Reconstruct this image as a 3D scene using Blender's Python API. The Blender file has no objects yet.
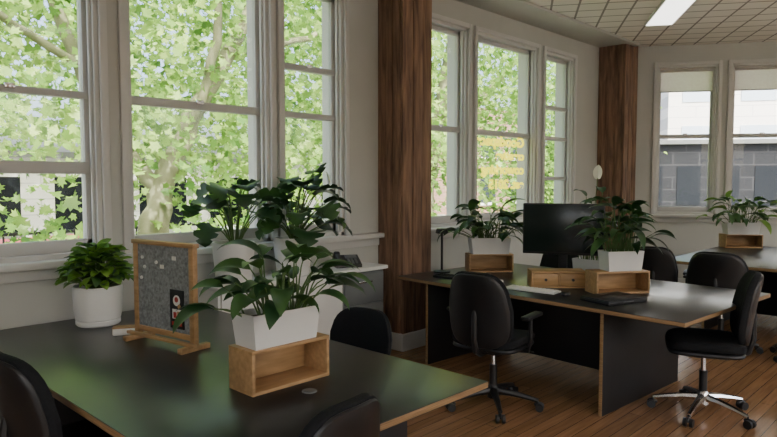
import bpy, bmesh, math, random
import numpy as np
from mathutils import Vector, Matrix
random.seed(7); rng=np.random.default_rng(11)
R=math.radians
scene=bpy.context.scene

# ------------------------------------------------------------ materials
def mat(name,col,rough=.5,metal=0.,noise=0.,nscale=8.,col2=None,bump=0.,spec=.5,coat=0.,stretch=None,emit=0.,dist=0.):
    m=bpy.data.materials.new(name); m.use_nodes=True
    nt=m.node_tree; b=nt.nodes['Principled BSDF']
    b.inputs['Base Color'].default_value=(*col,1); b.inputs['Roughness'].default_value=rough
    b.inputs['Metallic'].default_value=metal; b.inputs['Specular IOR Level'].default_value=spec
    b.inputs['Coat Weight'].default_value=coat; b.inputs['Coat Roughness'].default_value=.15
    if emit: 
        b.inputs['Emission Color'].default_value=(*col,1); b.inputs['Emission Strength'].default_value=emit
    if noise or col2 or bump:
        tc=nt.nodes.new('ShaderNodeTexCoord'); mp=nt.nodes.new('ShaderNodeMapping')
        if stretch: mp.inputs['Scale'].default_value=stretch
        n=nt.nodes.new('ShaderNodeTexNoise'); n.inputs['Scale'].default_value=nscale; n.inputs['Detail'].default_value=5
        n.inputs['Distortion'].default_value=dist
        nt.links.new(tc.outputs['Object'],mp.inputs[0]); nt.links.new(mp.outputs[0],n.inputs['Vector'])
        c2=col2 or tuple(max(0,c*(1-noise)) for c in col)
        r=nt.nodes.new('ShaderNodeValToRGB'); r.color_ramp.elements[0].position=.32; r.color_ramp.elements[1].position=.68
        r.color_ramp.elements[0].color=(*c2,1); r.color_ramp.elements[1].color=(*col,1)
        nt.links.new(n.outputs['Fac'],r.inputs[0]); nt.links.new(r.outputs[0],b.inputs['Base Color'])
        if bump:
            bp=nt.nodes.new('ShaderNodeBump'); bp.inputs['Strength'].default_value=bump; bp.inputs['Distance'].default_value=.01
            nt.links.new(n.outputs['Fac'],bp.inputs['Height']); nt.links.new(bp.outputs[0],b.inputs['Normal'])
    return m
def brickmat(name,c1,c2,mortar,bw,rh,ms,rot=0,offset=.5,rough=.5,grain=False,vertical=False,bump=0.,spec=.5):
    m=bpy.data.materials.new(name); m.use_nodes=True; nt=m.node_tree; b=nt.nodes['Principled BSDF']
    b.inputs['Specular IOR Level'].default_value=spec
    tc=nt.nodes.new('ShaderNodeTexCoord'); mp=nt.nodes.new('ShaderNodeMapping')
    mp.inputs['Rotation'].default_value=(R(90) if vertical else 0,0,rot)
    br=nt.nodes.new('ShaderNodeTexBrick'); br.offset=offset
    br.inputs['Color1'].default_value=(*c1,1); br.inputs['Color2'].default_value=(*c2,1); br.inputs['Mortar'].default_value=(*mortar,1)
    br.inputs['Scale'].default_value=1; br.inputs['Brick Width'].default_value=bw; br.inputs['Row Height'].default_value=rh
    br.inputs['Mortar Size'].default_value=ms; br.inputs['Mortar Smooth'].default_value=.1
    nt.links.new(tc.outputs['Object'],mp.inputs[0]); nt.links.new(mp.outputs[0],br.inputs['Vector'])
    out=br.outputs['Color']
    if grain:
        mp2=nt.nodes.new('ShaderNodeMapping'); mp2.inputs['Scale'].default_value=(1.5,22,1); nt.links.new(mp.outputs[0],mp2.inputs[0])
        n=nt.nodes.new('ShaderNodeTexNoise'); n.inputs['Scale'].default_value=2; n.inputs['Detail'].default_value=6
        nt.links.new(mp2.outputs[0],n.inputs['Vector'])
        mx=nt.nodes.new('ShaderNodeMixRGB'); mx.blend_type='MULTIPLY'; mx.inputs[0].default_value=.6
        rp=nt.nodes.new('ShaderNodeValToRGB'); rp.color_ramp.elements[0].position=.3; rp.color_ramp.elements[0].color=(.5,.45,.4,1)
        rp.color_ramp.elements[1].position=.65
        nt.links.new(n.outputs['Fac'],rp.inputs[0]); nt.links.new(out,mx.inputs[1]); nt.links.new(rp.outputs[0],mx.inputs[2]); out=mx.outputs[0]
    nt.links.new(out,b.inputs['Base Color']); b.inputs['Roughness'].default_value=rough
    if bump:
        bp=nt.nodes.new('ShaderNodeBump'); bp.invert=True; bp.inputs['Strength'].default_value=bump; bp.inputs['Distance'].default_value=.01
        nt.links.new(br.outputs['Fac'],bp.inputs['Height']); nt.links.new(bp.outputs[0],b.inputs['Normal'])
    return m
def leafmat(name,col,col2,trans=.35,scale=3.,rough=.45):
    m=bpy.data.materials.new(name); m.use_nodes=True; nt=m.node_tree; b=nt.nodes['Principled BSDF']
    out=nt.nodes['Material Output']
    tc=nt.nodes.new('ShaderNodeTexCoord'); n=nt.nodes.new('ShaderNodeTexNoise'); n.inputs['Scale'].default_value=scale; n.inputs['Detail'].default_value=3
    nt.links.new(tc.outputs['Object'],n.inputs['Vector'])
    r=nt.nodes.new('ShaderNodeValToRGB'); r.color_ramp.elements[0].position=.35; r.color_ramp.elements[1].position=.65
    r.color_ramp.elements[0].color=(*col2,1); r.color_ramp.elements[1].color=(*col,1)
    nt.links.new(n.outputs['Fac'],r.inputs[0]); nt.links.new(r.outputs[0],b.inputs['Base Color'])
    b.inputs['Roughness'].default_value=rough
    t=nt.nodes.new('ShaderNodeBsdfTranslucent'); nt.links.new(r.outputs[0],t.inputs[0])
    mx=nt.nodes.new('ShaderNodeMixShader'); mx.inputs[0].default_value=trans
    nt.links.new(b.outputs[0],mx.inputs[1]); nt.links.new(t.outputs[0],mx.inputs[2]); nt.links.new(mx.outputs[0],out.inputs[0])
    return m

M_wall=mat('wall_paint',(.50,.51,.47),.6,noise=.05,nscale=3)
M_trim=mat('trim_paint',(.60,.60,.57),.42,noise=.04,nscale=4)
M_sash=mat('sash_paint',(.52,.52,.50),.4,noise=.05,nscale=5)
M_black=mat('black_formply',(.020,.020,.020),.33,noise=.35,nscale=5,col2=(.013,.013,.013),coat=.12)
M_ply=mat('ply_edge',(.38,.23,.11),.5,noise=.5,nscale=6,stretch=(1,1,60))
M_blackp=mat('black_panel',(.012,.012,.013),.5,noise=.3,nscale=5)
M_oak=mat('light_wood',(.46,.28,.13),.5,nscale=3,col2=(.32,.185,.08),stretch=(2,14,14))
M_oak2=mat('bamboo',(.48,.29,.12),.45,nscale=3,col2=(.35,.20,.08),stretch=(2,10,20))
M_white=mat('white_ceramic',(.72,.72,.69),.35,noise=.03,nscale=6)
M_soil=mat('soil',(.03,.02,.013),.95,noise=.6,nscale=60,bump=.6)
M_plastic=mat('black_plastic',(.011,.011,.012),.42,noise=.2,nscale=20)
M_fabric=mat('black_fabric',(.008,.009,.011),.85,noise=.35,nscale=90,bump=.25,spec=.3)
M_chrome=mat('chrome',(.75,.75,.76),.14,metal=1.,noise=.05,nscale=10)
M_screen=mat('dark_screen',(.012,.02,.018),.22,noise=.1,nscale=2)
M_felt=mat('grey_felt',(.30,.32,.32),.95,noise=.5,nscale=70,bump=.3)
M_metal=mat('grey_metal',(.13,.14,.14),.45,noise=.1,nscale=6)
M_paper=mat('paper',(.75,.74,.68),.7,noise=.05,nscale=5)
M_red=mat('red_print',(.45,.04,.03),.5,noise=.2,nscale=30)
M_pil=mat('rustic_timber',(.30,.175,.105),.7,nscale=3.0,col2=(.10,.055,.034),stretch=(8,8,.8),bump=.6,dist=.5)
M_bark=mat('plane_bark',(.25,.25,.15),.85,nscale=2.5,col2=(.12,.13,.07),bump=.5)
M_stem=leafmat('stem_green',(.09,.17,.04),(.06,.12,.03),.1)
M_lfd=leafmat('leaf_dark',(.030,.085,.028),(.016,.05,.018),.22,6,.32)
M_lfm=leafmat('leaf_mid',(.06,.15,.035),(.03,.085,.025),.28,6,.35)
M_lfl=leafmat('leaf_light',(.22,.42,.06),(.12,.28,.04),.35,6,.4)
M_flower=leafmat('spathe_white',(.8,.8,.72),(.7,.74,.6),.3)
M_tree1=leafmat('tree_leaf_a',(.24,.42,.07),(.075,.19,.03),.5,.9,.5)
M_tree2=leafmat('tree_leaf_b',(.42,.60,.15),(.17,.33,.055),.55,.9,.5)
M_ceil=brickmat('ceiling_tiles',(.78,.76,.72),(.74,.72,.68),(.24,.23,.22),.30,.30,.013,rot=R(58),offset=0,rough=.7)
M_floor=brickmat('floor_boards',(.36,.195,.10),(.27,.145,.07),(.08,.045,.025),1.7,.085,.002,rot=0,rough=.26,grain=True)
M_emit=mat('lamp_panel',(1,.98,.93),.5,emit=3.4)
M_asph=mat('asphalt',(.24,.24,.23),.9,noise=.2,nscale=3)
M_conc=mat('pavement_concrete',(.36,.35,.33),.9,noise=.15,nscale=3)
M_brick=brickmat('brown_brick',(.26,.13,.08),(.20,.10,.06),(.3,.27,.22),.24,.08,.01,vertical=True,rough=.8)
M_dkbrick=brickmat('dark_panels',(.024,.026,.031),(.020,.022,.026),(.042,.044,.050),.9,.45,.02,vertical=True,rough=.9,spec=.1)
M_render=brickmat('white_render',(.85,.83,.80),(.82,.80,.78),(.6,.6,.6),2.4,.5,.02,vertical=True,rough=.7)
M_yellow=mat('vinyl_yellow_glow',(.90,.78,.01),.4,noise=.05,emit=2.2)  # emission stands in for sun on the vinyl letters, which are no lamp
M_blind=leafmat('blind_fabric',(.88,.86,.84),(.84,.81,.79),.85,30)
M_carr=mat('car_red',(.5,.03,.03),.3,noise=.05,nscale=3); M_carw=mat('car_white',(.8,.8,.8),.3,noise=.05,nscale=3)
M_cglass=mat('car_glass',(.03,.04,.05),.1,noise=.05,nscale=3)
M_dkglass=mat('building_glass_dark',(.012,.015,.02),.8,noise=.05,nscale=3,spec=.1)
M_ltglass=mat('building_glass_light',(.50,.60,.72),.4,noise=.05,nscale=3)
def glassmat():
    m=bpy.data.materials.new('window_glass'); m.use_nodes=True; nt=m.node_tree
    nt.nodes.remove(nt.nodes['Principled BSDF']); out=nt.nodes['Material Output']
    t=nt.nodes.new('ShaderNodeBsdfTransparent'); t.inputs[0].default_value=(.97,.98,.96,1)
    g=nt.nodes.new('ShaderNodeBsdfGlossy'); g.inputs['Roughness'].default_value=.02
    mx=nt.nodes.new('ShaderNodeMixShader'); mx.inputs[0].default_value=.02
    nt.links.new(t.outputs[0],mx.inputs[1]); nt.links.new(g.outputs[0],mx.inputs[2]); nt.links.new(mx.outputs[0],out.inputs[0]); return m
M_glass=glassmat()

# ------------------------------------------------------------ mesh builder
class B:
    def __init__(s): s.v=[]; s.f=[]; s.m=[]; s.mats=[]
    def mi(s,m):
        if m not in s.mats: s.mats.append(m)
        return s.mats.index(m)
    def add(s,vs,fs,m,M=None):
        o=len(s.v)
        for v in vs:
            v=Vector(v); s.v.append(tuple(M@v if M else v))
        k=s.mi(m)
        for f in fs: s.f.append([i+o for i in f]); s.m.append(k)
    def addbm(s,bm,m,M=None):
        bm.verts.ensure_lookup_table(); bm.verts.index_update()
        s.add([v.co.copy() for v in bm.verts],[[v.index for v in f.verts] for f in bm.faces],m,M); bm.free()
    def box(s,c,size,m,rot=None,bev=0.,M=None,seg=2):
        bm=bmesh.new(); bmesh.ops.create_cube(bm,size=1)
        bmesh.ops.scale(bm,vec=size,verts=bm.verts)
        if bev: bmesh.ops.bevel(bm,geom=list(bm.edges),offset=bev,segments=seg,affect='EDGES',profile=.5)
        T=Matrix.Translation(c)
        if rot is not None: T=T@(rot if isinstance(rot,Matrix) else Matrix.Rotation(rot,4,'Z'))
        s.addbm(bm,m,M@T if M else T)
    def bx(s,x0,x1,y0,y1,z0,z1,m,bev=0.,M=None):
        s.box(((x0+x1)/2,(y0+y1)/2,(z0+z1)/2),(abs(x1-x0),abs(y1-y0),abs(z1-z0)),m,bev=bev,M=M)
    def tube(s,pts,rad,m,seg=8,M=None,caps=True):
        pts=[Vector(p) for p in pts]
        if not hasattr(rad,'__len__'): rad=[rad]*len(pts)
        vs=[];fs=[]; prev=None
        for i,p in enumerate(pts):
            d=(pts[min(i+1,len(pts)-1)]-pts[max(i-1,0)]).normalized()
            if prev is None:
                a=d.orthogonal().normalized()
            else:
                a=(prev-d*prev.dot(d)).normalized()
            prev=a; b=d.cross(a)
            for k in range(seg):
                t=2*math.pi*k/seg; vs.append(p+(a*math.cos(t)+b*math.sin(t))*rad[i])
        for i in range(len(pts)-1):
            for k in range(seg):
                k2=(k+1)%seg; fs.append([i*seg+k,i*seg+k2,(i+1)*seg+k2,(i+1)*seg+k])
        if caps:
            fs.append(list(range(seg))[::-1]); fs.append([(len(pts)-1)*seg+k for k in range(seg)])
        s.add(vs,fs,m,M)
    def cyl(s,p0,p1,r,m,seg=20,r1=None,M=None): s.tube([p0,p1],[r,r if r1 is None else r1],m,seg,M)
    def lathe(s,prof,c,m,seg=32,M=None):
        vs=[];fs=[];n=len(prof)
        for r,z in prof:
            for k in range(seg):
                t=2*math.pi*k/seg; vs.append((c[0]+r*math.cos(t),c[1]+r*math.sin(t),c[2]+z))
        for i in range(n-1):
            for k in range(seg):
                k2=(k+1)%seg; fs.append([i*seg+k,i*seg+k2,(i+1)*seg+k2,(i+1)*seg+k])
        s.add(vs,fs,m,M)
    def sell(s,abc,e1,e2,m,M=None,fn=None,nu=12,nv=28):
        def pw(x,e): return math.copysign(abs(x)**e,x)
        vs=[];fs=[]
        for i in range(nu+1):
            u=-math.pi/2+math.pi*i/nu
            for j in range(nv):
                v=2*math.pi*j/nv
                p=Vector((abc[0]*pw(math.cos(u),e1)*pw(math.cos(v),e2),abc[1]*pw(math.cos(u),e1)*pw(math.sin(v),e2),abc[2]*pw(math.sin(u),e1)))
                if fn: p=fn(p)
                vs.append(p)
        for i in range(nu):
            for j in range(nv):
                j2=(j+1)%nv; fs.append([i*nv+j,i*nv+j2,(i+1)*nv+j2,(i+1)*nv+j])
        s.add(vs,fs,m,M)
    def obj(s,name,loc=(0,0,0),rz=0.,smooth=True,parent=None):
        me=bpy.data.meshes.new(name); me.from_pydata(s.v,[],s.f)
        for m in s.mats: me.materials.append(m)
        me.polygons.foreach_set('material_index',s.m)
        if smooth:
            me.polygons.foreach_set('use_smooth',[True]*len(me.polygons)); me.update()
            me.set_sharp_from_angle(angle=R(38))
        me.update()
        o=bpy.data.objects.new(name,me); o.location=loc; o.rotation_euler=(0,0,rz)
        scene.collection.objects.link(o)
        if parent: o.parent=parent
        return o
def empty(name,loc=(0,0,0),rz=0.):
    e=bpy.data.objects.new(name,None); e.location=loc; e.rotation_euler=(0,0,rz); e.empty_display_size=.2
    scene.collection.objects.link(e); return e

# ------------------------------------------------------------ room
YW=4.3; CEIL=3.55; WT=3.26; SB=1.10
b=B(); b.bx(-3,15,-4,4.6,-.12,0,M_floor); b.obj('floor')
b=B(); b.bx(-3.3,15,-4.3,4.9,CEIL,CEIL+.2,M_ceil); b.obj('ceiling')
b=B(); b.bx(-3,9.2,3.82,4.3,CEIL-.03,CEIL,M_wall); b.obj('trim_1')

def wall(name,x0,x1,wins,loc,rz,th=.26):
    b=B()
    b.bx(x0,x1,0,th,0,SB,M_wall); b.bx(x0,x1,0,th,WT,CEIL,M_wall)
    xs=[x0]+[c for w in wins for c in w]+[x1]
    for i in range(0,len(xs),2):
        b.bx(xs[i],xs[i+1],0,th,SB,WT,M_wall)
    return b.obj(name,loc,rz)
def window(name,w,z0,z1,rails,loc,rz,th=.26,blind=0.,mid=None):
    """opening 0..w, local +y outward"""
    b=B(); fr=.03; zc=z0
    cw=.05
    b.bx(-cw,0,-.03,0,z0-.02,z1+cw,M_trim,.004); b.bx(w,w+cw,-.03,0,z0-.02,z1+cw,M_trim,.004)
    b.bx(0,w,-.03,0,z1,z1+cw,M_trim,.004)
    for x in (0,w-fr): b.bx(x,x+fr,.001,th,z0,z1,M_trim)
    b.bx(0,w,.001,th,z1-fr,z1,M_trim); b.bx(0,w,.001,th,z0,z0+.03,M_trim)
    for x in (fr,w-fr-.02): b.bx(x,x+.02,.03,.055,z0+.03,z1-fr,M_trim,.003)
    ys=.08; sw=.042
    for x in (fr,w-fr-sw): b.bx(x,x+sw,ys,ys+.045,z0+.03,z1-fr,M_sash,.004)
    b.bx(fr,w-fr,ys,ys+.045,z0+.03,z0+.11,M_sash,.004); b.bx(fr,w-fr,ys,ys+.045,z1-fr-.05,z1-fr,M_sash,.004)
    for z,t in rails: b.bx(fr+.002,w-fr-.002,ys-.015,ys+.05,z-t/2,z+t/2,M_sash,.004)
    for z,t in rails[:1]: b.bx(w/2-.03,w/2+.03,ys-.03,ys-.01,z+t/2-.02,z+t/2+.012,M_chrome,.004)
    b.bx(fr+sw,w-fr-sw,ys+.02,ys+.024,z0+.1,z1-fr-.04,M_glass)
    if blind:
        b.cyl((fr,.05,z1-.06),(w-fr,.05,z1-.06),.028,M_blind,14); b.bx(fr+.01,w-fr-.01,.060,.062,z1-blind,z1-.05,M_blind)
        b.bx(fr+.01,w-fr-.01,.056,.066,z1-blind-.02,z1-blind,M_trim,.003)
    o=b.obj(name,loc,rz)
    ld=bpy.data.lights.new(name+'_portal','AREA'); ld.shape='RECTANGLE'; ld.size=w; ld.size_y=z1-z0; ld.cycles.is_portal=True
    lo=bpy.data.objects.new('portal_light',ld); scene.collection.objects.link(lo); lo.parent=o
    lo.location=(w/2,th+.02,(z0+z1)/2); lo.rotation_euler=(R(-90),0,0)
    return o
W1=[(.72,1.74),(1.92,3.09),(3.22,3.90),(4.98,5.74),(5.90,7.20),(7.38,8.16)]
wall('wall_window_side',-3,9.6,W1,(0,YW,0),0)
rl=[[(2.155,.045),(1.68,.08)],[(2.155,.06)],[(2.56,.05),(2.155,.05)],[(2.155,.06)],[(2.155,.06)],[(2.56,.05),(2.155,.05),(1.62,.05)]]
k=1
for (a,c),r in zip(W1,rl):
    window('window_%d'%k,c-a,SB,WT,r,(a,YW,0),0); k+=1
b=B(); b.bx(-3,4.33,4.2,4.34,SB-.045,SB,M_trim,.008); b.bx(-3,4.33,4.27,4.3,SB-.12,SB-.045,M_trim,.006); b.obj('trim_2')
b=B(); b.bx(4.77,8.86,4.2,4.34,SB-.045,SB,M_trim,.008); b.bx(4.77,8.86,4.27,4.3,SB-.12,SB-.045,M_trim,.006); b.obj('trim_3')
# back wall
BD=(9.28,4.10,0); BA=R(-58)
WB=[(.48,1.30),(1.48,2.36),(2.54,3.40),(4.2,5.0),(5.2,6.0),(6.2,7.0)]
wall('wall_back',-.1,9.4,WB,BD,BA)
Mb=Matrix.Translation(BD)@Matrix.Rotation(BA,4,'Z')
for a,c in WB:
    window('window_%d'%k,c-a,SB,WT,[(2.24,.06)],tuple(Mb@Vector((a,0,0))),BA,blind=.36); k+=1
b=B(); b.bx(.2,9.2,-.1,.03,SB-.045,SB,M_trim,.008); b.bx(.2,9.2,-.03,0,SB-.12,SB-.045,M_trim,.006); b.obj('trim_4',BD,BA)
b=B(); b.bx(-3,4.33,4.275,4.3,0,.15,M_trim,.006); b.bx(4.77,8.9,4.275,4.3,0,.15,M_trim,.006); b.obj('baseboard_window_side')
b=B(); b.bx(.2,9.2,-.025,0,0,.15,M_trim,.006); b.obj('baseboard_back',BD,BA)
WR=[(1.2+i*3.1,2.9+i*3.1) for i in range(5)]  # unseen rear windows, added to let in fill daylight
wall('wall_rear',0,18.2,WR,(15,-4,0),math.pi)
for a,c in WR: window('window_%d'%k,c-a,SB,WT,[(2.155,.06)],(15-a,-4,0),math.pi); k+=1
WL=[(.7,2.4),(2.8,4.5)]  # side windows out of view, also added for fill from the sky
wall('wall_left',0,8.3,WL,(-3,-4,0),R(90))
for a,c in WL: window('window_%d'%k,c-a,SB,WT,[(2.155,.06)],(-3,-4+a,0),R(90)); k+=1
# pillars
def pillar(name,x0,x1,y0,y1):
    b=B(); n=3
    random.seed(int(x0*10))
    for i in range(n):
        xa=x0+.004+(x1-x0-.008)*i/n; xb=x0+.004+(x1-x0-.008)*(i+1)/n
        b.bx(xa+.0015,xb-.0015,y0-random.uniform(0,.008),y0+.03,.16,CEIL,M_pil,.005)
    n=3
    for i in range(n):
        ya=y0+.031+(y1-y0-.031)*i/n; yb=y0+.031+(y1-y0-.031)*(i+1)/n
        b.bx(x0-random.uniform(0,.006),x0+.03,ya+.0015,yb-.0015,.16,CEIL,M_pil,.005); b.bx(x1-.03,x1,ya+.001,yb-.001,.16,CEIL,M_pil,.004)
    b.bx(x0+.02,x1-.02,y0+.02,y1,0,CEIL,M_pil)
    b.bx(x0-.02,x1+.02,y0-.02,y1,0,.16,M_trim,.006)
    b.obj(name)
pillar('timber_pillar',4.34,4.755,3.98,4.298); pillar('timber_pillar',8.90,9.32,3.9,4.298)
# ceiling lights (aligned with back wall); panels out of view added for fill
ub=Vector((math.cos(BA),math.sin(BA),0)); nb=Vector((-ub.y,ub.x,0))
c0=Vector((7.62,2.83,0))
for i in range(-1,4):
    for j in (0,-1,-2,-3):
        p=c0+ub*(i*2.4)+nb*(j*2.7)
        if not(-2.2<p.x<12 and -3.3<p.y<3.3): continue
        s=(p-Vector(BD)).dot(nb)
        if s>-.8: continue
        b=B(); b.box((0,0,0),(.34,1.24,.03),M_trim,bev=.004); b.box((0,0,-.012),(.30,1.2,.015),M_emit)
        b.obj('ceiling_light',(p.x,p.y,CEIL-.014),BA)

# ------------------------------------------------------------ tables
def desk(name,x0,x1,y0,y1,loc=(0,0,0),rz=0.,panels=(),spine=None):
    b=B(); z=.74
    b.bx(x0,x1,y0,y1,z-.028,z-.003,M_ply,.0015); b.bx(x0+.001,x1-.001,y0+.001,y1-.001,z-.003,z,M_black,.001)
    b.bx(x0+.002,x1-.002,y0+.002,y1-.002,z-.031,z-.028,M_blackp)
    for (pa,pb,py) in panels:
        b.bx(pa+.004,pb,py,py+.025,0,z-.03,M_blackp,.001); b.bx(pa,pa+.004,py+.001,py+.024,0,z-.03,M_ply)
    if spine: b.bx(spine[0],spine[0]+.025,spine[1],spine[2],.08,z-.03,M_blackp,.001)
    return b.obj(name,loc,rz)
desk('desk',.90,2.235,1.55,4.12,panels=((.98,2.16,1.95),(.98,2.16,3.75)),spine=(1.56,1.97,3.75))
desk('desk',0,1.5,0,2.55,loc=(3.98,1.34,0),rz=R(-4.2),panels=((.03,1.2,.55),(.03,1.2,2.2)),spine=(.75,.58,2.2))
desk('desk',7.0,9.35,.2,2.62,panels=((7.1,9.2,.6),(7.1,9.2,2.2)),spine=(8.1,.62,2.2))
# cabinet by window
b=B()
b.bx(2.32,4.0,3.84,4.262,.83,.86,M_white,.004); b.bx(2.34,3.50,3.88,4.262,.0,.83,M_white,.003)
for i in range(2): b.bx(2.36+i*.57,2.91+i*.57,3.862,3.88,.06,.81,M_white,.004); b.bx(2.85+i*.12,2.87+i*.12,3.85,3.862,.42,.56,M_chrome,.002)
b.bx(3.50,3.98,3.88,4.262,0,.83,M_metal,.003)
for i in range(3):
    b.bx(3.515,3.965,3.862,3.88,.03+i*.265,.28+i*.265,M_metal,.004); b.bx(3.66,3.82,3.85,3.863,.20+i*.265,.215+i*.265,M_chrome,.002)
b.obj('storage_cabinet')

# ------------------------------------------------------------ chairs
def chair(x,y,face,top=.96,bw=.44,bh=.50,base=None,arms=False,seatz=.48,name='office_chair'):
    base=base or M_plastic
    b=B()
    for i in range(5):
        A=Matrix.Rotation(2*math.pi*i/5+.3,4,'Z')
        b.tube([(0.02,0,.115),(.12,0,.108),(.22,0,.092),(.315,0,.072)],[.030,.024,.020,.015],base,8,A)
        b.cyl((.31,0,.075),(.31,0,.045),.008,M_plastic,8,M=A)
        for s in (-1,1): b.cyl((.325,s*.010,.028),(.325,s*.030,.028),.028,M_plastic,16,M=A)
        b.sell((.034,.012,.02),1,1,M_plastic,A@Matrix.Translation((.318,0,.045)),nu=6,nv=12)
    b.lathe([(0,.06),(.04,.065),(.045,.12),(.035,.15),(.028,.16)],(0,0,0),base,20)
    b.cyl((0,0,.14),(0,0,.30),.026,M_plastic if base is M_plastic else M_plastic,16); b.cyl((0,0,.29),(0,0,seatz-.06),.015,M_chrome,16)
    b.box((0,-.02,seatz-.055),(.2,.26,.04),M_plastic,bev=.012)
    b.cyl((.06,.05,seatz-.06),(.24,.06,seatz-.065),.006,M_plastic,8); b.sell((.03,.012,.008),1,1,M_plastic,Matrix.Translation((.25,.06,seatz-.065)),nu=6,nv=10)
    b.sell((.245,.24,.022),.5,.45,M_plastic,Matrix.Translation((0,0,seatz-.022)))
    b.sell((.25,.245,.045),.55,.45,M_fabric,Matrix.Translation((0,0,seatz+.01)),fn=lambda p:Vector((p.x,p.y,p.z+.35*p.x*p.x-(.25*(p.y-.05)**2 if p.y>.05 else 0))))
    zc=top-bh/2
    b.tube([(0,-.08,seatz-.06),(0,-.20,seatz-.062),(0,-.265,seatz-.03),(0,-.292,seatz+.06),(0,-.292,zc-.05),(0,-.275,zc+.05)],[.022,.022,.022,.02,.02,.016],M_plastic,8)
    Rb=Matrix.Translation((0,-.25,zc))@Matrix.Rotation(R(97),4,'X')
    def bend(p): 
        w=1-.18*max(0,p.y/(bh/2)); return Vector((p.x*w,p.y,p.z-.9*p.x*p.x+.25*(p.y+.08)**2))
    b.sell((bw/2,bh/2,.035),.55,.55,M_fabric,Rb,fn=bend)
    b.sell((bw/2-.01,bh/2-.01,.022),.6,.55,M_plastic,Rb@Matrix.Translation((0,0,.024)),fn=bend)
    if arms:
        for s in (-1,1):
            b.tube([(s*.12,-.02,seatz-.05),(s*.27,-.02,seatz-.04),(s*.285,-.02,seatz+.02),(s*.285,-.02,seatz+.19)],.014,M_plastic,8)
            b.box((s*.285,.0,seatz+.2),(.065,.25,.028),M_plastic,bev=.012)
    return b.obj(name,(x,y,0),face-math.pi/2)
chair(3.72,2.54,R(8),top=1.0,bw=.48,bh=.54,arms=True)
chair(4.60,1.42,R(112),top=1.0,base=M_chrome,bw=.46,bh=.50)
chair(6.45,1.85,R(5),top=.96,bw=.54,bh=.50,arms=True)
chair(6.55,2.50,R(15),top=.96,bw=.44,arms=True)
chair(6.6,1.15,R(0),top=.98)
chair(5.85,3.3,R(185),top=.93)
chair(1.25,1.68,R(97),top=.945,bw=.40,bh=.46)
chair(.98,2.66,R(5),top=.97,bw=.46,bh=.5)
chair(2.50,2.80,R(190),top=.80,bw=.46,bh=.34)

# ------------------------------------------------------------ plants
def blade(b,base,az,L,W,pitch,droop,m,n=8,kind='lance',fold=.25,twist=0.):
    p=Vector(base); ds=L/n; vs=[];fs=[]
    side=Vector((-math.sin(az),math.cos(az),0))
    for i in range(n+1):
        t=i/n; a=pitch-droop*t
        d=Vector((math.cos(az)*math.cos(a),math.sin(az)*math.cos(a),math.sin(a)))
        nrm=side.cross(d)*-1
        sd=(side*math.cos(twist)+nrm*math.sin(twist))
        up=sd.cross(d); up=-up if up.z<0 else up
        if kind=='lance': w=math.sin(math.pi*min(1,t**.8))**.8*W*(1-.25*t)
        elif kind=='heart': w=W*(math.sin(math.pi*(t*.86+.14))**.75)
        else:
            w=W*(math.sin(math.pi*(t*.82+.18))**.7)
            if i%4==2 and 3<i<n-1: w*=.55
        if i==n: w=0.0006
        if i==0 and kind=='lance': w=.002
        vs+= [p-sd*w+up*w*fold, p.copy(), p+sd*w+up*w*fold]
        p=p+d*ds
    for i in range(n):
        o=i*3; fs+=[[o,o+1,o+4,o+3],[o+1,o+2,o+5,o+4]]
    b.add(vs,fs,m)
def foliage(b,c,n,hspread,height,L,W,mats,kind='lance',ax=(0,0),up=(.35,1.),bias=(0,0),droop=(50,95),stem=.0035,nseg=8):
    c=Vector(c)
    for i in range(n):
        az=i*2.39996+random.uniform(-.4,.4); rf=math.sqrt((i+.5)/n)
        u=random.uniform(-1,1)
        s0=c+Vector((ax[0]*u,ax[1]*u,0))+Vector((math.cos(az),math.sin(az),0))*.02
        h=height*(up[1]-(up[1]-up[0])*rf*rf)*random.uniform(.8,1.1)
        e=c+Vector((ax[0]*u*1.3+math.cos(az)*hspread*rf+bias[0]*random.random(),ax[1]*u*1.3+math.sin(az)*hspread*rf+bias[1]*random.random(),h))
        mid=(s0+e)/2+Vector((0,0,h*.18))
        b.tube([s0,(s0*.5+mid*.5)+Vector((0,0,h*.06)),mid,(mid+e)/2+Vector((0,0,h*.05)),e],[stem*1.3,stem*1.2,stem,stem,stem*.8],M_stem,5)
        l=L*random.uniform(.7,1.12)
        blade(b,e,az+random.uniform(-.5,.5),l,W*l/L*random.uniform(.85,1.1),R(random.uniform(35,65)*(1-rf)+random.uniform(-5,30)*rf),R(random.uniform(*droop)),random.choice(mats),n=nseg,kind=kind,twist=random.uniform(-.5,.5))
def flower(b,s0,e):
    s0=Vector(s0); e=Vector(e)
    b.tube([s0,(s0+e)/2+Vector((.01,0,.03)),e],.003,M_stem,5)
    blade(b,e-Vector((0,0,.01)),R(130),.13,.042,R(88),R(18),M_flower,kind='heart',fold=.35)
    b.tube([e,e+Vector((-.012,-.012,.06))],[.006,.004],M_paper,6)
def trough(b,lx,ly,h,z0=0.,tp=.9):
    t=.008
    def loop(a,c,z): return [(-a,-c,z),(a,-c,z),(a,c,z),(-a,c,z)]
    A,C=lx/2,ly/2
    vs=loop(A*tp,C*tp,z0)+loop(A,C,z0+h)+loop(A-t,C-t,z0+h)+loop(A-t-.002,C-t-.002,z0+h-.03)
    fs=[[3,2,1,0]]
    for l in range(3):
        for k in range(4): fs.append([l*4+k,l*4+(k+1)%4,l*4+4+(k+1)%4,l*4+4+k])
    b.add(vs,fs,M_white); b.add(loop(A-t-.002,C-t-.002,z0+h-.03),[[0,1,2,3]],M_soil)
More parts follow.
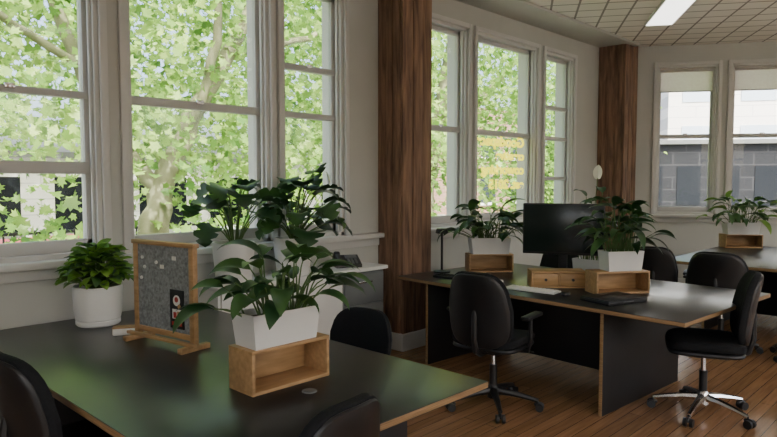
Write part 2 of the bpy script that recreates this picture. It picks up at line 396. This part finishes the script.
def openbox(name,x,y,z,rz,w=.40,d=.17,h=.18):
    b=B(); t=.014
    b.bx(-w/2,w/2,-d/2,d/2,0,t,M_oak,.001); b.bx(-w/2,w/2,-d/2,d/2,h-t,h,M_oak,.001)
    b.bx(-w/2,-w/2+t,-d/2,d/2,t,h-t,M_oak,.001); b.bx(w/2-t,w/2,-d/2,d/2,t,h-t,M_oak,.001)
    b.bx(-w/2+t,w/2-t,d/2-t,d/2,t,h-t,M_oak,.001)
    return b.obj(name,(x,y,z),rz)
def lily(x,y,z,rz,lx=.38,ly=.16,h=.15,n=34,seed=1,hs=.16,ht=.24,L=.2,W=.04,mats=None,fl=None,up=(.25,1.)):
    random.seed(seed)
    e=empty('potted_peace_lily',(x,y,z),rz)
    b=B(); trough(b,lx,ly,h); b.obj('planter_trough',parent=e,smooth=False)
    b=B(); foliage(b,(0,0,h-.035),n,hs,ht,L,W,mats or [M_lfd,M_lfm,M_lfm],ax=(lx*.38,0),up=up)
    if fl: flower(b,(0,0,h-.03),fl)
    b.obj('foliage',parent=e)
# foreground
openbox('wooden_riser_box',1.618,2.19,.74,0,w=.40,d=.17,h=.18)
lily(1.60,2.19,.92,0,lx=.345,ly=.16,h=.14,n=44,seed=3,hs=.15,ht=.25,L=.20,W=.046,mats=[M_lfd,M_lfm,M_lfm])
# desk 2
openbox('wooden_riser_box',4.98,3.46,.74,R(-40),w=.42,d=.18,h=.17)
lily(4.98,3.46,.91,R(-40),lx=.38,n=54,seed=5,hs=.22,ht=.28,L=.27,W=.05,mats=[M_lfm,M_lfd,M_lfm])
openbox('wooden_riser_box',4.73,2.10,.74,R(-35),w=.44,d=.18,h=.17)
lily(4.76,2.09,.91,R(-35),lx=.30,n=54,seed=9,hs=.14,ht=.38,L=.25,W=.045,mats=[M_lfm,M_lfd,M_lfd])
lily(5.40,2.64,.74,R(90),lx=.30,n=30,seed=12,hs=.12,ht=.60,L=.20,W=.05,fl=(-.02,-.05,.88),up=(.5,1.))
openbox('wooden_riser_box',9.0,2.38,.74,R(-50),w=.46,d=.2,h=.17)
lily(9.0,2.38,.91,R(-50),lx=.42,n=54,seed=15,hs=.26,ht=.34,L=.28,W=.055,mats=[M_lfm,M_lfl,M_lfm])
# small pot on desk 1
random.seed(21)
e=empty('potted_pothos',(1.525,3.87,.74))
b=B(); r=.135
b.lathe([(0,.0),(.115,0),(.125,.01),(.125,.03),(.12,.035),(.126,.04),(r,.10),(r+.004,.225),(r,.235),(r-.008,.232),(r-.012,.19),(0,.19)],(0,0,0),M_white,40)
b.lathe([(r-.012,.2),(0,.205)],(0,0,0),M_soil,24); b.obj('round_pot',parent=e)
b=B(); foliage(b,(0,0,.19),210,.15,.26,.10,.031,[M_lfl,M_lfl,M_lfl,M_lfm],kind='heart',up=(.3,1.),droop=(30,80),stem=.002,nseg=6); b.obj('foliage',parent=e)
# monstera on cabinet
for (x,y,seed,n,bias,fl,ht,nm) in ((2.56,4.02,31,18,(.0,-.08),None,.48,'potted_monstera'),(3.10,4.02,34,30,(.05,-.16),(.30,-.08,.70),.52,'potted_monstera')):
    random.seed(seed)
    e=empty(nm,(x,y,.86)); b=B(); r=.15
    b.lathe([(0,0),(.12,0),(.128,.01),(r,.24),(r,.29),(r-.01,.29),(r-.014,.25),(0,.25)],(0,0,0),M_white,40); b.lathe([(r-.014,.255),(0,.262)],(0,0,0),M_soil,24)
    b.obj('round_pot',parent=e)
    b=B(); foliage(b,(0,-.02,.25),n,.23,ht,.22,.115,[M_lfd,M_lfd,M_lfm],kind='mon',up=(.2 if n>20 else .4,1.),bias=bias,droop=(50,110),stem=.005,nseg=14)
    if fl: flower(b,(0,0,.25),fl)
    b.v=[(v[0],min(v[1],.17+.02*math.sin(40*v[0])),v[2]) for v in b.v]
    b.obj('foliage',parent=e)

# ------------------------------------------------------------ desk items
b=B(); w=.50; h0=.07; h1=.52; t=.035
b.bx(-w/2,-w/2+t,-.015,.015,.02,h1,M_oak,.003); b.bx(w/2-t,w/2,-.015,.015,.02,h1,M_oak,.003)
b.bx(-w/2-.008,w/2+.008,-.02,.02,h1,h1+.022,M_oak,.003); b.bx(-w/2+t,w/2-t,-.014,.014,h0-.02,h0+.01,M_oak,.003)
b.bx(-w/2+t,w/2-t,-.008,.008,h0+.01,h1,M_felt)
for s in (-1,1): b.bx(s*(w/2-.02)-.017,s*(w/2-.02)+.017,-.09,.09,0,.028,M_oak,.004)
b.bx(-w/2-.03,w/2+.03,-.045,-.02,.028,.045,M_oak,.003)
for (x,z) in ((-.17,.45),(-.15,.40),(-.05,.43),(-.18,.34)): b.cyl((x,-.009,z),(x,-.016,z),.009,M_white,12)
for (x,z) in ((.08,.45),(-.02,.40)): b.bx(x,x+.03,-.012,-.009,z,z+.02,M_paper)
b.bx(.06,.17,-.013,-.009,.10,.30,M_blackp)
b.cyl((.115,-.013,.245),(.115,-.0145,.245),.028,M_paper,18); b.cyl((.115,-.0145,.25),(.115,-.0155,.25),.014,M_red,14)
b.bx(.08,.15,-.0145,-.013,.15,.20,M_paper,.0005); b.bx(.09,.115,-.0155,-.0145,.155,.185,M_red); b.bx(.12,.145,-.0155,-.0145,.16,.19,M_oak2)
b.bx(.075,.155,-.0145,-.013,.115,.135,M_red); b.cyl((.135,-.013,.215),(.135,-.0148,.215),.012,M_oak2,12)
b.obj('pin_board',(1.575,3.13,.74),R(-81))
b=B(); b.box((0,0,.02),(.12,.06,.04),M_paper,bev=.006); b.box((0,0,.042),(.122,.062,.008),M_oak2,bev=.002); b.obj('tissue_box',(1.52,3.50,.74),R(-30))
b=B(); b.lathe([(0,.0),(.03,0),(.03,.004),(.012,.006),(0,.006)],(0,0,0),M_metal,20); b.obj('cable_grommet',(1.62,2.0,.74))
# black desk telephone on the cabinet
b=B()
b.add([(-.11,-.09,0),(.11,-.09,0),(.11,.09,0),(-.11,.09,0),(-.11,-.09,.025),(.11,-.09,.025),(.11,.09,.09),(-.11,.09,.09)],[[3,2,1,0],[4,5,6,7],[0,1,5,4],[1,2,6,5],[2,3,7,6],[3,0,4,7]],M_plastic)
Tt=Matrix.Rotation(math.atan2(.065,.18),4,'X')
b.box((-.075,0,.075),(.045,.19,.028),M_plastic,rot=Tt,bev=.010)
b.box((-.075,.075,.10),(.055,.045,.045),M_plastic,rot=Tt,bev=.014); b.box((-.075,-.075,.055),(.055,.045,.045),M_plastic,rot=Tt,bev=.014)
b.box((.04,.045,.078),(.10,.05,.008),M_metal,rot=Tt,bev=.002)
for i in range(3):
    for j in range(4): b.box((.01+i*.03,-.07+j*.022,.038+j*.008),(.02,.014,.008),M_metal,rot=Tt,bev=.002)
b.obj('desk_telephone',(3.68,4.02,.86),R(-30))
# monitor
b=B(); w=.68; h=.44
b.box((0,0,.44),(w,.03,h),M_plastic,bev=.008); b.box((0,-.0155,.445),(w-.025,.004,h-.035),M_screen,bev=.001)
b.box((0,.02,.42),(.3,.03,.25),M_plastic,bev=.012)
b.box((0,.045,.22),(.07,.03,.42),M_plastic,bev=.008); b.box((0,.02,.008),(.28,.2,.016),M_plastic,bev=.006)
b.obj('computer_monitor',(4.98,2.70,.74),R(-68))
# drawer organiser
b=B(); w=.44; d=.22; h=.13
b.bx(-w/2,w/2,-d/2,d/2,0,.012,M_oak2,.001); b.bx(-w/2,w/2,-d/2,d/2,h-.012,h,M_oak2,.001)
for x in (-w/2,-.006,w/2-.012): b.bx(x,x+.012,-d/2,d/2,.012,h-.012,M_oak2,.001)
b.bx(-w/2,w/2,d/2-.01,d/2,.012,h-.012,M_oak2)
for s in (-1,1):
    b.bx(s*.107-.098,s*.107+.098,-d/2+.002,-d/2+.012,.016,h-.016,M_oak2,.002); b.bx(s*.107-.09,s*.107+.09,-d/2+.012,d/2-.012,.018,.03,M_oak2)
    b.cyl((s*.107,-d/2-.012,.065),(s*.107,-d/2+.004,.065),.011,M_plastic,14)
b.obj('drawer_organizer',(4.67,2.58,.74),R(-50))
b=B(); b.box((0,0,.014),(.38,.27,.026),M_plastic,bev=.006); b.box((0,0,.031),(.375,.265,.008),M_plastic,bev=.003); b.box((0,-.134,.018),(.1,.004,.006),M_metal); b.obj('closed_laptop',(4.36,1.96,.74),R(-18))
b=B()
b.box((0,0,.009),(.43,.13,.014),M_white,bev=.004)
for r_ in range(4):
    for c_ in range(12): b.box((-.185+c_*.0335,-.045+r_*.03,.018),(.027,.024,.006),M_paper,bev=.002)
b.obj('keyboard',(4.32,2.60,.74),R(-85))
b=B(); b.sell((.03,.05,.018),.8,.8,M_plastic,Matrix.Translation((0,0,.018))); b.obj('computer_mouse',(4.30,2.30,.74),R(-80))
b=B(); b.sell((.03,.05,.018),.8,.8,M_white,Matrix.Translation((0,0,.018))); b.obj('computer_mouse',(4.42,2.97,.74),R(-80))
b=B(); b.lathe([(0,0),(.08,0),(.08,.014),(.03,.02),(.011,.026),(.011,.37),(.0,.37)],(0,0,0),M_plastic,24)
b.lathe([(0,.415),(.05,.41),(.062,.37),(.055,.365),(0,.37)],(0,0,0),M_plastic,24); b.obj('desk_lamp',(4.62,3.74,.74))
b=B(); b.box((0,0,.01),(.42,.14,.02),M_plastic,bev=.004)
for r_ in range(4):
    for c_ in range(12): b.box((-.185+c_*.0335,-.045+r_*.03,.021),(.027,.024,.006),M_fabric,bev=.002)
b.obj('keyboard',(4.42,3.40,.74),R(-80))
b=B(); b.box((0,0,.01),(.34,.24,.016),M_plastic,bev=.004); b.box((0,.135,.12),(.34,.012,.24),M_plastic,rot=Matrix.Rotation(R(-15),4,'X'),bev=.004); b.obj('open_laptop',(7.9,1.35,.74),R(100))
b=B(); b.box((0,0,.36),(.6,.03,.36),M_plastic,bev=.008); b.box((0,-.016,.362),(.58,.003,.335),M_screen); b.box((0,.03,.18),(.06,.03,.34),M_plastic,bev=.006); b.box((0,.02,.008),(.24,.18,.016),M_plastic,bev=.006)
b.obj('computer_monitor',(8.45,1.45,.74),R(-60))

# ------------------------------------------------------------ window lettering (reads from the street)
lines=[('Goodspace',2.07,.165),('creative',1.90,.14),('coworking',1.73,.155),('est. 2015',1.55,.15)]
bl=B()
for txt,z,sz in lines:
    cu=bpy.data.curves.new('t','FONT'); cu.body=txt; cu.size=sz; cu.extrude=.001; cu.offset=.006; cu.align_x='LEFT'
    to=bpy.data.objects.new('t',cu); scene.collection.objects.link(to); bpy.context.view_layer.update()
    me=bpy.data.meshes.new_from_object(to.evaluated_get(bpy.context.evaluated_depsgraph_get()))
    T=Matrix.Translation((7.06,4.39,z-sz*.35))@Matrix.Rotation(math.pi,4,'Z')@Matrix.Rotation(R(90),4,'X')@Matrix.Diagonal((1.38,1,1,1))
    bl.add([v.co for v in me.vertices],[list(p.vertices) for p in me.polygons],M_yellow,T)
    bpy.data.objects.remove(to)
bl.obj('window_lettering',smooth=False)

# ------------------------------------------------------------ outside
GZ=-1.0
b=B(); b.bx(-60,80,-60,80,GZ-.2,GZ,M_asph); b.bx(-20,40,4.9,12,GZ,GZ+.12,M_conc); b.obj('street_ground')
def tree(name,paths,seed):
    random.seed(seed); b=B()
    for pts,rs in paths:
        P=[Vector(p) for p in pts]; out=[];rr=[]
        for i in range(len(P)-1):
            for k in range(5):
                t=k/5; q=P[i].lerp(P[i+1],t)+Vector((random.uniform(-1,1),random.uniform(-1,1),0))*.05
                out.append(q); rr.append((rs[i]*(1-t)+rs[i+1]*t)*random.uniform(.93,1.07))
        out.append(P[-1]); rr.append(rs[-1]); b.tube(out,rr,M_bark,12)
    return b.obj(name)
tree('plane_tree',[([(4.2,9,GZ),(4.35,9,1.0),(4.7,9,1.9),(5.2,8.9,2.9),(6.2,8.8,4.6),(7,8.7,7)],[.28,.21,.16,.13,.10,.05]),
 ([(4.5,9,1.4),(3.7,9.3,2.6),(3.2,9.6,4.3),(2.7,10,7)],[.12,.10,.08,.04]),
 ([(4.9,8.9,2.3),(5.1,8.3,3.6),(4.8,7.8,5.5)],[.09,.07,.03]),
 ([(5.6,8.85,3.6),(7.0,8.6,4.0),(8.6,8.3,4.9)],[.07,.05,.03]),
 ([(3.5,9.4,3.2),(2.4,8.8,3.6),(1.4,8.2,4.6)],[.06,.05,.03])],1)
tree('plane_tree',[([(11.5,10,GZ),(11.6,10,1.4),(12.2,10,3),(13,10,6)],[.34,.28,.22,.1]),([(11.6,10,1.5),(10.6,9.6,3),(9.6,9.3,5)],[.18,.14,.06]),([(12,10,2.6),(13.6,9.5,3.8),(15,9,5.4)],[.14,.1,.05])],2)
tree('plane_tree',[([(.3,10,GZ),(.4,10,1.6),(1.2,10,3.2),(2.2,10,6)],[.3,.25,.2,.1]),([(.5,10,2),(-.4,9.5,4)],[.15,.08])],3)
def leaves(name,n_cl,per,y0,y1,r0,r1,size,crad,m,zlo,zhi,seed):
    g=np.random.default_rng(seed)
    cy=g.uniform(y0,y1,n_cl); cx=cy*g.uniform(r0,r1,n_cl); cz=zlo+(zhi-zlo)*g.random(n_cl)**1.0
    N=n_cl*per
    C=np.repeat(np.stack([cx,cy,cz],1),per,0)+g.normal(0,1,(N,3))*np.array([crad*1.2,crad,crad*.6])
    C[:,1]=np.maximum(C[:,1],5.6)
    # the crown is a little sparser around the main trunk
    tx=np.interp(C[:,2],[-1,1,1.9,2.9,4.6,7],[4.2,4.35,4.7,5.2,6.2,7.0])*C[:,1]/9.0
    keep=~((C[:,1]<9.1)&(np.abs(C[:,0]-tx)<.35)&(C[:,2]<2.9)&(g.random(N)<.55))
    C=C[keep]; N=len(C)
    out=np.array([(0,-.5),(.22,-.30),(.52,-.18),(.30,.02),(.40,.32),(.14,.22),(0,.55),(-.14,.22),(-.40,.32),(-.30,.02),(-.52,-.18),(-.22,-.30)])
    k=len(out)
    nrm=g.normal(0,1,(N,3))*.75+np.array([0,-.45,.75]); nrm/=np.linalg.norm(nrm,axis=1,keepdims=True)
    a=np.cross(nrm,g.normal(0,1,(N,3))); a/=np.linalg.norm(a,axis=1,keepdims=True); bb=np.cross(nrm,a)
    s=size*g.uniform(.6,1.25,N)
    V=C[:,None,:]+s[:,None,None]*(out[None,:,0,None]*a[:,None,:]+out[None,:,1,None]*bb[:,None,:]+(np.abs(out[None,:,0,None])*.35)*nrm[:,None,:])
    V=V.reshape(-1,3)
    me=bpy.data.meshes.new(name); me.vertices.add(N*k); me.vertices.foreach_set('co',V.ravel())
    me.loops.add(N*k); me.loops.foreach_set('vertex_index',np.arange(N*k))
    me.polygons.add(N); me.polygons.foreach_set('loop_start',np.arange(0,N*k,k)); 
    me.materials.append(m[0]); me.materials.append(m[1]); me.polygons.foreach_set('material_index',g.integers(0,2,N))
    me.update(calc_edges=True); me.validate()
    o=bpy.data.objects.new(name,me); scene.collection.objects.link(o); return o
leaves('tree_foliage',640,46,7.4,11.5,-.1,2.3,.145,.45,(M_tree1,M_tree2),1.8,7.0,1)
leaves('tree_foliage',130,42,7.0,10.5,-.1,2.3,.145,.40,(M_tree1,M_tree2),.7,2.1,4)
leaves('tree_foliage',320,42,15,19,-.2,1.25,.30,.9,(M_tree1,M_tree2),2.0,10,2)
# street railing
b=B()
for i in range(92): b.cyl((i*.16-1,11.8,GZ+.12),(i*.16-1,11.8,GZ+1.75),.016,M_plastic,6)
b.box((6.2,11.8,GZ+1.7),(14.8,.05,.05),M_plastic); b.box((6.2,11.8,GZ+.3),(14.8,.04,.04),M_plastic)
b.obj('street_railing')
def car(x,y,m,z=0.):
    b=B(); W=.88
    prof=[(-2.1,.35),(-2.15,.75),(-1.95,.95),(-1.5,1.0),(-.95,1.42),(.55,1.45),(1.2,1.02),(1.95,.88),(2.15,.65),(2.1,.35)]
    n=len(prof); vs=[(p[0],-W,p[1]) for p in prof]+[(p[0],W,p[1]) for p in prof]
    fs=[list(range(n)),[n+i for i in range(n)][::-1]]+[[i,i+n,(i+1)%n+n,(i+1)%n] for i in range(n)]
    b.add(vs,fs,m)
    gl=[(-1.3,1.02),(-.88,1.35),(.48,1.37),(1.0,1.03)]
    for s in (-1,1): b.add([(p[0],s*(W+.005),p[1]) for p in gl],[[0,1,2,3]],M_cglass)
    for wx in (-1.35,1.35):
        for s in (-1,1): b.cyl((wx,s*.70,.33),(wx,s*.9,.33),.33,M_plastic,24); b.cyl((wx,s*.9,.33),(wx,s*.91,.33),.2,M_chrome,16)
    b.obj('parked_car',(x,y,z if z else GZ))
car(4.6,13.4,M_carr); car(9.6,13.4,M_carw); car(16,13.4,M_carw)
b=B(); b.bx(0,14,0,1,0,7,M_brick); 
for i in range(4):
    for j in range(2): b.bx(1+i*3.3,2.6+i*3.3,-.03,.0,1.2+j*2.8,2.8+j*2.8,M_cglass); b.bx(.9+i*3.3,2.7+i*3.3,-.1,0,1.05+j*2.8,1.2+j*2.8,M_render)
b.obj('brick_building',(24.5,23,GZ))
b=B(); b.bx(0,20,0,4,0,3.3,M_render); b.bx(-.1,20.1,-.2,4.2,3.3,3.5,M_metal)
for i in range(7): b.bx(.8+i*2.8,2.6+i*2.8,-.03,0,.9,2.7,M_dkglass); b.bx(.7+i*2.8,2.7+i*2.8,-.08,0,.8,.9,M_conc)
b.obj('shop_building',(1,22,GZ))
# buildings beyond back wall
b=B(); b.bx(-.5,16,0,.6,0,3.9,M_dkbrick); b.bx(-.5,16,-.2,.7,3.9,4.05,M_metal)
for i in range(12): b.bx(-.1+i*1.3,.7+i*1.3,-.02,0,1.7,3.1,M_dkglass)
p=Mb@Vector((-1,15,0)); b.obj('dark_building',(p.x,p.y,GZ),BA)
b=B(); b.bx(0,16,0,5,0,11,M_render)
for i in range(6):
    for j in range(4): b.bx(.6+i*2.5,2.4+i*2.5,-.03,0,1.2+j*2.5,2.6+j*2.5,M_ltglass)
p=Mb@Vector((5.2,22,0)); b.obj('white_building',(p.x,p.y,GZ),BA)

# ------------------------------------------------------------ light, world, camera
w=bpy.data.worlds.new('world'); scene.world=w; w.use_nodes=True; nt=w.node_tree
bg=nt.nodes['Background']; sky=nt.nodes.new('ShaderNodeTexSky'); sky.sky_type='NISHITA'; sky.sun_disc=False
sky.sun_elevation=R(52); sky.sun_rotation=R(200); sky.dust_density=7.0; sky.air_density=.7; sky.ozone_density=.6
nt.links.new(sky.outputs[0],bg.inputs[0]); bg.inputs[1].default_value=1.35
sd=bpy.data.lights.new('sun','SUN'); sd.energy=14; sd.angle=R(.6); sd.color=(1,.96,.86)
so=bpy.data.objects.new('sun',sd); scene.collection.objects.link(so)
so.rotation_euler=Vector((.25,.62,-.9)).to_track_quat('-Z','Y').to_euler()
try: scene.view_settings.look='AgX - Base Contrast'
except Exception as ex: print(ex)
cd=bpy.data.cameras.new('camera'); cd.sensor_width=36; cd.lens=29.56; cd.clip_end=300
co=bpy.data.objects.new('camera',cd); scene.collection.objects.link(co)
co.location=(0,0,1.6); co.rotation_euler=(R(86.55),0,R(-46.2)); scene.camera=co
